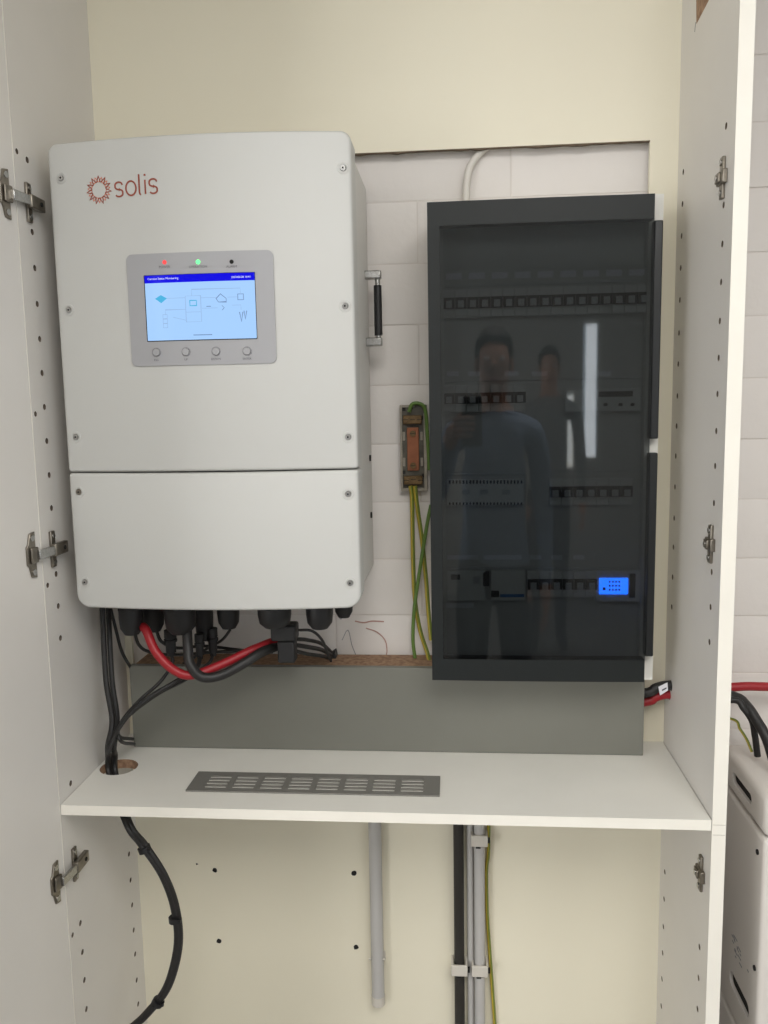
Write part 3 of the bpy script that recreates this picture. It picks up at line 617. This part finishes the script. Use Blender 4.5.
# ------------------------------------------------------------------ distribution board with smoked door
YD = 1.225; k_ = YD/1.19
bx0, bx1, bz1, bz0 = -.0345*k_, .2731*k_, CZ+.277*k_, CZ-.4054*k_
db = thing('distribution_board', 'tall electrical distribution board with dark smoked door', 'distribution board', ((bx0+bx1)/2, 1.30, bz0))
YI = 1.262
bm = bmesh.new(); x1b = U(661.5, 205, YI).x
zb1, zb0 = U(658, 196, YI).z, U(650, 681, YI).z+.006
fr = [(bx0+.004, bx0+.022, zb0, zb1), (x1b-.020, x1b, zb0, zb1), (bx0+.022, x1b-.020, zb1-.020, zb1), (bx0+.022, x1b-.020, zb0, zb0+.020)]
for a, b_, c_, d_ in fr: box(bm, a, b_, YI-.012, YW-.002, c_, d_)
box(bm, bx0+.022, x1b-.020, YI+.030, YW-.002, zb0+.020, zb1-.020)
bmesh.ops.remove_doubles(bm, verts=bm.verts[:], dist=1e-5); obj('enclosure', bm, 'whiteplastic', db)
YP = YI+.006
bm = bmesh.new(); box(bm, bx0+.022, x1b-.020, YP, YP+.004, zb0+.020, zb1-.020); ins = obj('cover_plate', bm, 'insert', db)
# door: pane, frame strips, hinge blocks
dr_ = bpy.data.objects.new('door', None); dr_.location = ((bx0+bx1)/2, YD, bz0); put(dr_, db)
wz1, wz0, wx0 = U(540, 222, YD).z, U(540, 660, YD).z, U(441, 400, YD).x
dxc, dhw = (bx0+bx1)/2, (bx1-bx0)/2
def bow(bm, dep):
    n = 14
    for i in range(1, n): bmesh.ops.bisect_plane(bm, geom=bm.verts[:]+bm.edges[:]+bm.faces[:], plane_co=(bx0+(bx1-bx0)*i/n, 0, 0), plane_no=(1, 0, 0))
    for v in bm.verts: v.co.y += .0022*((v.co.x-dxc)/dhw)**2
bm = bmesh.new(); box(bm, wx0, bx1, YD, YD+.0028, wz0, wz1); bow(bm, 0); obj('door_pane', bm, 'smoke', dr_)['label'] = 'glossy smoked see-through pane'
for nm, a in (('door_top_strip', (bx0, bx1, wz1, bz1)), ('door_bottom_strip', (bx0, bx1, bz0, wz0)), ('door_edge_strip', (bx0, wx0, wz0, wz1))):
    bm = bmesh.new(); box(bm, a[0], a[1], YD, YD+.022, a[2], a[3]); bow(bm, 0); obj(nm, bm, 'frame', dr_)
hx1 = U(660, 330, YD+.012).x
for y0, y1 in ((219, 439), (453, 658)):
    bm = bmesh.new(); box(bm, bx1+.0006, hx1, YD+.006, YD+.022, U(656, y1, YD).z, U(656, y0, YD).z); obj('hinge_cover', bm, 'hingeblack', dr_, bevel=.002)
# rows of devices behind the pane
MOD = .0175
def px2(px, py): return U(px, py, YP-.008)
brk = None
def breaker(px, py, par=db):
    global brk
    p = px2(px, py)
    if brk is None:
        bm = bmesh.new(); box(bm, p.x-.0085, p.x+.0085, YP-.010, YP, p.z-.020, p.z+.020); a = obj('breaker', bm, 'device', db, bevel=.0006)
        bm = bmesh.new(); box(bm, p.x-.0083, p.x+.0083, YP-.0135, YP-.010, p.z-.0075, p.z+.0085); b_ = obj('lever_recess', bm, 'dark', a)
        bm = bmesh.new(); box(bm, p.x-.0042, p.x+.0042, YP-.019, YP-.0135, p.z-.0062, p.z+.0035); c_ = obj('lever', bm, 'lever', a)
        brk = (a, b_, c_, p.copy()); return
    a, b_, c_, p0 = brk; d = (p.x-p0.x, 0, p.z-p0.z); A = copy_at(a, d, db); copy_at(b_, d, A); copy_at(c_, d, A)
pitch = MOD
def row(px, py, n):
    p = px2(px, py)
    for i in range(n):
        q = p+Vector((i*pitch, 0, 0)); dq = q-Vector((0, 0, CZ)); dd = dq
        breaker(384+F*dd.dot(_r2)/dd.dot(_fw), 512-F*dd.dot(_u2)/dd.dot(_fw))
row(449, 304, 17); row(449, 399, 7); row(555, 492, 7); row(533, 584, 6)
def dev(name, a0, b0, a1, b1, material, depth=.010, parent=db, y=None):
    p, q = px2(a0, b1), px2(a1, b0); bm = bmesh.new(); box(bm, p.x, q.x, YP-depth, YP if y is None else y, p.z, q.z); return obj(name, bm, material, parent, bevel=.0006)
for i in range(9): dev('circuit_label', 446+i*23, 272-i*.5, 462+i*23, 279-i*.5, 'tag', .0006)
for a, b_ in ((447, 459), (468, 480), (505, 519), (532, 548), (600, 612)): dev('circuit_label', a, 371, b_, 376, 'tag', .0006)
for a, b_ in ((447, 478), (484, 522), (530, 542), (552, 563), (574, 585)): dev('circuit_label', a, 556, b_, 560.5, 'tag', .0006)
dev('circuit_label', 446, 604, 474, 609, 'tag', .0006)
for a in ((445, 281, 645, 284), (445, 378, 645, 381), (445, 473, 525, 476), (550, 470, 645, 473), (445, 568, 645, 571)): dev('slot_edge', *a, 'lever', .0025)
g = dev('surge_protector', 447, 479, 524, 505, 'device', .012)
for i in range(22): dev('vent_slot', 449+i*3.4, 480, 450.6+i*3.4, 483.5, 'dark', .0130, g)
for i in range(22): dev('vent_slot', 449+i*3.4, 502, 450.6+i*3.4, 504.5, 'dark', .0130, g)
for a in (462, 480, 502): dev('indicator', a, 489, a+8, 494, 'lever', .0130, g)
g = dev('residual_current_device', 565, 388, 640, 412, 'device', .012)
dev('lever', 598, 391, 632, 397, 'dark', .0150, g)
for a in (603, 618, 630): dev('test_button', a, 403, a+4, 406, 'dark', .0135, g)
g = dev('timer_switch', 447, 570, 485, 600, 'device', .012)
dev('dial_window', 451, 574, 460, 579, 'dark', .0135, g); dev('terminal_window', 473, 576, 480, 583, 'lever', .0135, g); dev('lever', 483, 572, 489, 585, 'dark', .016, g)
g = dev('contactor', 491, 570, 525, 600, 'device', .012)
dev('lever', 491, 590, 499, 596, 'dark', .016, g); dev('blue_marking', 500, 593.5, 524, 596.5, 'bluestrip', .0130, g)
g = dev('energy_meter', 595, 570, 640, 601, 'device', .012)
dev('meter_window', 628.5, 573, 635, 597, 'dark', .0130, g); ls = dev('meter_screen', 598.5, 577.5, 627.5, 593.5, 'lcd', .0135, g)
for j in range(3):
    for i in range(4): dev('segment', 608+i*3.2, 580+j*4, 610+i*3.2, 582+j*4, 'lcdtxt', .0138, g)
dev('segment', 602, 586.5, 605, 589.5, 'lcdtxt', .0138, g)

# ------------------------------------------------------------------ earth terminal block and wires on the wall
YE = YW-.018
e0, e1 = U(399.5, 405, YE), U(427.5, 491, YE); ex0, ex1, ez1, ez0 = e0.x, e1.x, e0.z, e1.z
eb = thing('earth_terminal', 'old copper earth terminal block on the wall beside the distribution board', 'terminal block', ((ex0+ex1)/2, YW, ez0))
def ef(u, v): return ex0+(ex1-ex0)*u, ez1+(ez0-ez1)*v
def ebx(name, u0, u1, v0, v1, d0_, d1_, mm, bev=.0008):
    a, b_ = ef(u0, v0), ef(u1, v1); bm = bmesh.new(); box(bm, a[0], b_[0], YE+d0_, YE+d1_, b_[1], a[1]); return obj(name, bm, mm, eb, bevel=bev)
ebx('base_plate', 0, 1, 0, 1, .004, .0172, 'bakelite', .002)
for a in ((0, .08, 0, 1), (.88, 1, .1, 1), (.08, .88, .965, 1), (.08, .55, 0, .03)): ebx('rim', *a, .001, .005, 'rim')
ebx('copper_bar', .26, .70, .26, .76, -.002, .003, 'copper')
for v in (.12, .82): ebx('clamp', .12, .82, v, v+.10, -.005, .004, 'brass', .0015)
for u, v in ((.48, .33), (.48, .70), (.48, .17), (.48, .86), (.22, .17), (.22, .87), (.74, .17), (.74, .87)):
    a = ef(u, v); bm = bmesh.new(); cyl(bm, (a[0], YE-.0075, a[1]), (a[0], YE+.003, a[1]), .0050 if u == .48 else .0035, seg=14); s = obj('terminal_screw', bm, 'brass', eb)
    bm = bmesh.new(); box(bm, a[0]-.0042, a[0]+.0042, YE-.0078, YE-.0070, a[1]-.0006, a[1]+.0006); obj('screw_slot', bm, 'dark', s)
for u in (.14, .80):
    for v in (.36, .66): ebx('contact_spring', u-.05, u+.05, v-.05, v+.05, .0005, .004, 'rim')
for u, v in ((.84, .15), (.86, .82), (.16, .05), (.12, .78)): ebx('opening', u-.06, u+.06, v-.02, v+.02, .0032, .0042, 'dark', .0)
ZL = gz1-.001
def earthw(pts, lab, mm='earth', r=.0036): cable('earth_wire', pts, r, mm, lab, 'wire')
earthw([U(410.5, 486, YE-.003), U(412, 500, YE), U(413, 560, YE), U(415, 600, YE), U(420, 630, YE), U(427, 652, YE), U(430, 664, YE-.02)], 'yellow earth wire falling straight from the copper terminal then bending behind the board')
earthw([U(415, 486, YE-.003), U(417, 505, YE), U(422, 540, YE+.004), U(426, 580, YE+.004), U(428, 606, YE+.004), U(431, 640, YE+.004)], 'yellow earth wire slanting from the terminal down behind the smoked door edge')
earthw([U(431, 505, YE-.010), U(427, 525, YE-.010), U(419, 575, YE-.010), U(414, 612, YE-.010), U(413, 640, YE-.010), U(415, 658, YE-.012)], 'green earth wire crossing in front of the yellow ones to the ledge', 'earthgreen', .0030)
earthw([U(409, 412, YE-.003), U(412, 404.5, YE-.004), U(419, 403.5, YE-.004), U(425, 409, YE-.003), U(427, 430, YE), U(429, 470, YE+.004)], 'green earth wire arching over the top of the terminal block', 'earthgreen', .0030)

# white cable dropping from behind the back panel to the distribution board
cable('white_conduit', [U(466, 201, YW-.011), U(467, 180, YW-.011), U(471, 165, YW-.009), U(482, 151, YW-.0068), U(496, 141, YW-.0064)], .0058, 'wconduit', 'white round cable curving up behind the cream back panel', 'cable')

# ------------------------------------------------------------------ conduits under the shelf
zu = ZS-.0155
def pipe(name, px, py, Y, r, zb, mm, lab, par=None):
    x = U(px, py, Y).x; bm = bmesh.new(); cyl(bm, (x, Y, zu), (x, Y, zb), r, seg=20); o = obj(name, bm, mm, par)
    if lab: tag(o, lab, 'pipe')
    return x
t = thing('capped_conduit', 'single grey conduit ending in a cap under the shelf', 'conduit', U(378, 1003, 1.345))
zc = U(378, 1003, 1.345).z; x = pipe('pipe', 376.5, 910, 1.345, .0112, zc, 'conduit', None, t)
bm = bmesh.new(); cyl(bm, (x, 1.345, zc-.0002), (x, 1.345, zc+.016), .0122, seg=20); obj('end_cap', bm, 'clip', t)
zk = U(378, 960, 1.345).z; bm = bmesh.new()
for s in (-1, 1): tube(bm, [(x+s*.0125, YB-.001, zk-.006), (x+s*.0125, 1.350, zk-.002), (x+s*.0132, 1.338, zk+.006), (x+s*.0118, 1.334, zk+.010)], .0016, 8)
box(bm, x-.013, x+.013, YB-.003, YB-.0004, zk-.008, zk+.008); obj('spring_clip', bm, 'clip', t)
pipe('black_conduit', 459, 910, 1.343, .0088, .02, 'blackpipe', 'black sheathed cable running down to the floor under the shelf')
xg = U(479.5, 910, 1.343).x; pipe('grey_conduit', 479.5, 910, 1.343, .0092, .02, 'conduit', 'grey conduit strapped by two saddles under the shelf')
pipe('slim_conduit', 470.5, 910, 1.352, .0060, .02, 'conduit', 'slim pale conduit squeezed between the black and grey ones')
xb = U(459, 910, 1.343).x
for x, py, lab in ((xg, 840, 'small grey conduit saddle just under the shelf'), (xb, 970, 'lower grey saddle around the black sheathed cable'), (xg, 970, 'lower grey saddle around the grey conduit')):
    z = U(470, py, 1.335).z; s = thing('conduit_saddle', lab, 'saddle', (x, YB, z-.01)); hw = .0140
    bm = bmesh.new(); box(bm, x-hw, x+hw, 1.3305, 1.3345, z-.010, z+.010); obj('saddle_strap', bm, 'clip', s, bevel=.001)
    for q in (-1, 1): bm = bmesh.new(); box(bm, x+q*hw, x+q*(hw-.0035), 1.3347, YB-.0004, z-.010, z+.010); obj('saddle_cheek', bm, 'clip', s)
    bm = bmesh.new(); box(bm, x-.006, x+.002, 1.3315, 1.336, z-.0135, z-.0102); obj('saddle_gap', bm, 'dark', s); bm = bmesh.new(); box(bm, x+hw+.0002, x+hw+.004, 1.333, 1.340, z-.004, z+.003); obj('saddle_latch', bm, 'dark', s)
cable('long_earth_wire', [Vector((U(489, 826, 1.35).x, 1.35, zu)), U(488.5, 845, 1.352), U(486.5, 870, 1.354), U(487, 910, 1.354), U(489.5, 950, 1.354), U(492, 985, 1.354), U(495, 1030, 1.354), U(498, 1100, 1.354), Vector((U(498, 1100, 1.354).x, 1.354, .02))], .0031, 'earth', 'green and yellow earth wire running down beside the grey conduit', 'wire')

# ------------------------------------------------------------------ battery standing outside the cabinet
ztop = U(750, 743, 1.352).z; bxl = UZ(750, 777, ztop).x; byf = UZ(768, 797.5, ztop).y; bat = thing('battery_unit', 'white floor-standing battery cabinet outside the open cabinet', 'battery', (.60, 1.2, 0))
zsm = UX(750, 820, bxl).z
def module(nm, z0, z1, top=False):
    bm = bmesh.new(); box(bm, bxl, bxl+.48, byf, 1.352, z0, z1); o = obj(nm, bm, 'battery', bat, bevel=.012 if top else .008, seg=4); return o
mods = [module('battery_module', .03, zsm-.36), module('battery_module', zsm-.358, zsm-.001), module('battery_top', zsm+.001, ztop, True)]
def slot(p0, p1, hh, nm='handle_slot', mm='dark', par=None):
    a, b_ = UX(*p0, bxl), UX(*p1, bxl); y0, y1 = sorted((a.y, b_.y)); z = (a.z+b_.z)/2
    return y0, y1, z
for o_, p0, p1, hh in ((mods[2], (732.5, 778), (751.5, 799), .0085), (mods[1], (729.5, 980), (749, 1008), .012)):
    y0, y1, z = slot(p0, p1, hh)
    c = bmesh.new(); A = rrect(y0, y1, z-hh, z+hh, hh*.95, 5)
    v1 = [c.verts.new((bxl-.02, a, b_)) for a, b_ in A]; v2 = [c.verts.new((bxl+.03, a, b_)) for a, b_ in A]; c.faces.new(v1); c.faces.new(v2[::-1])
    for i in range(len(A)): c.faces.new((v1[i], v1[(i+1)%len(A)], v2[(i+1)%len(A)], v2[i]))
    cut(o_, c)
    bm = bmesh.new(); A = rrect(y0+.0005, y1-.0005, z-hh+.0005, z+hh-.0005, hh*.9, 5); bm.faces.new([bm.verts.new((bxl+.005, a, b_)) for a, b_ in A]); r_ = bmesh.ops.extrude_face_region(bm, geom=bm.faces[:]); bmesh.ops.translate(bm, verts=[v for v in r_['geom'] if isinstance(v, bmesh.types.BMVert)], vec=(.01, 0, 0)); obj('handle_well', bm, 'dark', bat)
for px, py in ((758, 852), (755, 968)):
    p = UX(px, py, bxl); bm = bmesh.new(); cyl(bm, (bxl-.002, p.y, p.z), (bxl+.002, p.y, p.z), .004, seg=12); obj('screw', bm, 'dark', bat)
for k in range(16):
    t_ = random.random(); p = UX(731+t_*17, 940+t_*34+random.uniform(-12, 8), bxl); l_ = random.uniform(.002, .007); bm = bmesh.new(); box(bm, bxl-.0004, bxl+.0004, p.y-l_, p.y+l_, p.z-.001, p.z+.001); obj('scuff_mark', bm, 'ring', bat)

# reddish smears and a pencil curve on the painted blocks by the ledge
for pts, mm, r_ in (([(355, 621), (364, 622.5), (372, 621), (384, 621.5)], 'smear', .0011), ([(366, 628), (377, 632), (385, 640), (387, 650), (386, 656)], 'smear', .0009), ([(342, 640), (348, 630), (352, 645), (356, 655)], 'ring', .0005), ([(338, 615), (341, 619), (343, 614)], 'ring', .0006)):
    bm = bmesh.new(); P_ = [U(a, b_, YW) for a, b_ in pts]; ribbon(bm, [(p.x, p.z) for p in spline([Vector((p.x, 0, p.z)) for p in P_], 6) for p in [Vector((p.x, 0, p.z))]], r_*2, YW-.0012, YW-.0006); obj('smear', bm, mm, wall)

# ------------------------------------------------------------------ the two people in the room, mirrored in the smoked door
M['skin'] = mat('skin', srgb(206, 152, 126), .5); M['hair'] = mat('dark_hair', srgb(38, 30, 26), .6)
M['shirt_a'] = mat('pale_blue_shirt', srgb(150, 168, 196), .8, noise=.1, nscale=30); M['shirt_b'] = mat('grey_shirt', srgb(150, 150, 150), .8, noise=.1, nscale=30)
M['trousers'] = mat('dark_trousers', srgb(50, 52, 60), .85); M['shoe'] = mat('dark_shoe', srgb(30, 28, 27), .6); M['eye'] = mat('eye_white', srgb(230, 228, 222), .3); M['lip'] = mat('lip', srgb(170, 100, 92), .5)
def person(ox, oy, sc, arms, shirt, label, holding=None):
    """arms: for each side (shoulder, elbow, wrist, palm) in world coordinates"""
    W = lambda x, y, z: Vector((ox+x*sc, oy+y*sc, z*sc))
    V = []; E = []; Rd = []
    def add(p, r, par=None):
        V.append(p); Rd.append((r, r) if not isinstance(r, tuple) else r)
        if par is not None: E.append((par, len(V)-1))
        return len(V)-1
    pel = add(W(0, 0, .95), (.15*sc, .105*sc)); wa = add(W(0, 0, 1.09), (.135*sc, .095*sc), pel); ch = add(W(0, 0, 1.27), (.16*sc, .11*sc), wa); uc_ = add(W(0, -.01, 1.405), (.11*sc, .085*sc), ch)
    ne = add(W(0, .0, 1.50), .054*sc, uc_); hb = add(W(0, .018, 1.565), (.062*sc, .070*sc), ne); hm = add(W(0, .02, 1.645), (.074*sc, .092*sc), hb); ht = add(W(0, .012, 1.715), (.060*sc, .075*sc), hm)
    for s_ in (-1, 1):
        hp = add(W(s_*.088, 0, .87), .094*sc, pel); kn = add(W(s_*.10, .015, .50), .061*sc, hp); ca = add(W(s_*.10, -.01, .34), .057*sc, kn); an = add(W(s_*.10, -.02, .10), .040*sc, ca); add(W(s_*.115, .13, .045), (.038*sc, .032*sc), an)
    ends = []
    for sh_, el, wr, pa in arms:
        a = add(Vector(sh_), .060*sc, uc_); b_ = add(Vector(el), .043*sc, a); c_ = add(Vector(wr), .029*sc, b_); d_ = add(Vector(pa), (.036*sc, .022*sc), c_); ends.append((Vector(wr), Vector(pa)))
    me = bpy.data.meshes.new('person'); me.from_pydata(V, E, []); o = bpy.data.objects.new('person', me); C.objects.link(o)
    md = o.modifiers.new('skin', 'SKIN'); md.use_smooth_shade = True
    for i, r in enumerate(Rd): me.skin_vertices[0].data[i].radius = r
    me.skin_vertices[0].data[0].use_root = True
    sb = o.modifiers.new('sub', 'SUBSURF'); sb.levels = 2; sb.render_levels = 2
    bpy.context.view_layer.update(); dg = bpy.context.evaluated_depsgraph_get(); nm = bpy.data.meshes.new_from_object(o.evaluated_get(dg)); bpy.data.objects.remove(o)
    bm = bmesh.new(); bm.from_mesh(nm)
    for f in bm.faces:
        c_ = f.calc_center_median(); z = c_.z/sc; mi = 1
        if z < .085: mi = 3
        elif z < .96: mi = 2
        elif z > 1.475: mi = 0
        for (wr, pa) in ends:
            if (c_-pa).length < .085*sc and (c_-wr).length < .10*sc: mi = 0; break
            elif abs(c_.x-ox) > .185*sc and z < .96 and z > .6: mi = 1
        f.material_index = mi; f.smooth = True
    # fingers: five per hand, rooted in the palm
    def finger(p, r):
        n0_ = len(bm.faces); tube(bm, p, lambda t: r*(1-.25*t), 8, True, 5); bm.faces.ensure_lookup_table()
        for f in bm.faces[n0_:]: f.material_index = 0; f.smooth = True
    for k, (wr, pa) in enumerate(ends):
        if holding is not None and k == 0:
            for q in range(4):
                z = pa.z+.022-q*.017; L_ = (.058, .064, .060, .048)[q]; finger([Vector((pa.x, pa.y, z)), Vector((holding[0]-.006, .004, z+.004)), Vector((holding[0]+.4*L_, .0085, z+.006)), Vector((holding[0]+.75*L_, .0075, z+.004))], .0078)
            finger([Vector((pa.x, pa.y-.006, pa.z+.012)), Vector((holding[0]-.008, -.030, pa.z+.030)), Vector((holding[0]+.012, -.026, pa.z+.048))], .0092)
        else:
            d = (pa-wr).normalized(); sd = Vector((0, 1, 0)); inn = Vector((-1 if pa.x > ox else 1, 0, 0))
            for q in range(4):
                b0 = pa+sd*(.024-.016*q)*sc; L_ = (.072, .080, .075, .060)[q]*sc; finger([b0, b0+d*L_*.55, b0+d*L_*.85+inn*.010, b0+d*L_+inn*.024], .0080*sc)
            b0 = pa+sd*.026*sc-d*.02*sc; finger([b0-sd*.012*sc, b0+sd*.018*sc+d*.022*sc, b0+sd*.022*sc+d*.055*sc+inn*.012], .0092*sc)
    # nose and ears grow out of the head
    def blob(c_, r, mi):
        n0_ = len(bm.faces); bmesh.ops.create_icosphere(bm, subdivisions=2, radius=1, matrix=Matrix.Translation(c_) @ Matrix.Diagonal((*r, 1))); bm.faces.ensure_lookup_table()
        for f in bm.faces[n0_:]: f.material_index = mi; f.smooth = True
    blob(W(0, .108, 1.622), (.013*sc, .020*sc, .022*sc), 0)
    for s_ in (-1, 1): blob(W(s_*.074, .01, 1.628), (.010*sc, .020*sc, .030*sc), 0); blob(W(s_*.031, .094, 1.648), (.013*sc, .010*sc, .008*sc), 4)
    blob(W(0, .093, 1.580), (.024*sc, .010*sc, .006*sc), 5)
    b_ = obj('person', bm, ['skin', shirt, 'trousers', 'shoe', 'eye', 'lip']); tag(b_, label, 'person')
    bm = bmesh.new(); bmesh.ops.create_icosphere(bm, subdivisions=3, radius=1, matrix=Matrix.Translation(W(0, .002, 1.672)) @ Matrix.Diagonal((.085*sc, .102*sc, .092*sc, 1)))
    kill = [v for v in bm.verts if (v.co.y-oy)/sc > .035 and v.co.z/sc < 1.700 or v.co.z/sc < 1.60]
    bmesh.ops.delete(bm, geom=kill, context='VERTS'); h_ = obj('hair', bm, 'hair', b_); so = h_.modifiers.new('thick', 'SOLIDIFY'); so.thickness = .006
    return b_
PX0 = -.024
person(.100, -.44, 1.0, [((-.080, -.44, 1.40), (-.135, -.26, 1.20), (-.062, -.075, 1.405), (-.050, -.022, 1.432)), ((.280, -.44, 1.40), (.320, -.47, 1.12), (.320, -.40, .87), (.317, -.375, .80))], 'shirt_a', 'person in a pale blue shirt holding up a phone, mirrored in the smoked door', (PX0, 0))
person(.58, -2.55, 1.04, [((.41, -2.55, 1.45), (.36, -2.58, 1.16), (.36, -2.50, .90), (.362, -2.475, .825)), ((.79, -2.55, 1.45), (.84, -2.58, 1.16), (.84, -2.50, .90), (.838, -2.475, .825))], 'shirt_b', 'person in a grey shirt standing further back, mirrored in the smoked door')
ph = thing('phone', 'dark phone held up by the person in pale blue, mirrored in the smoked door', 'phone', (PX0+.036, -.01, 1.375))
bm = bmesh.new(); prism(bm, rrect(PX0, PX0+.072, 1.375, 1.522, .010), -.006, -.0145); obj('phone_body', bm, 'black', ph, bevel=.001)
bm = bmesh.new(); prism(bm, rrect(PX0+.003, PX0+.069, 1.378, 1.519, .008), -.0146, -.0150); obj('phone_screen', bm, 'dark', ph)
bm = bmesh.new(); cyl(bm, (0, -.0058, 1.5), (0, -.0045, 1.5), .007, seg=20); obj('phone_lens', bm, 'dark', ph)
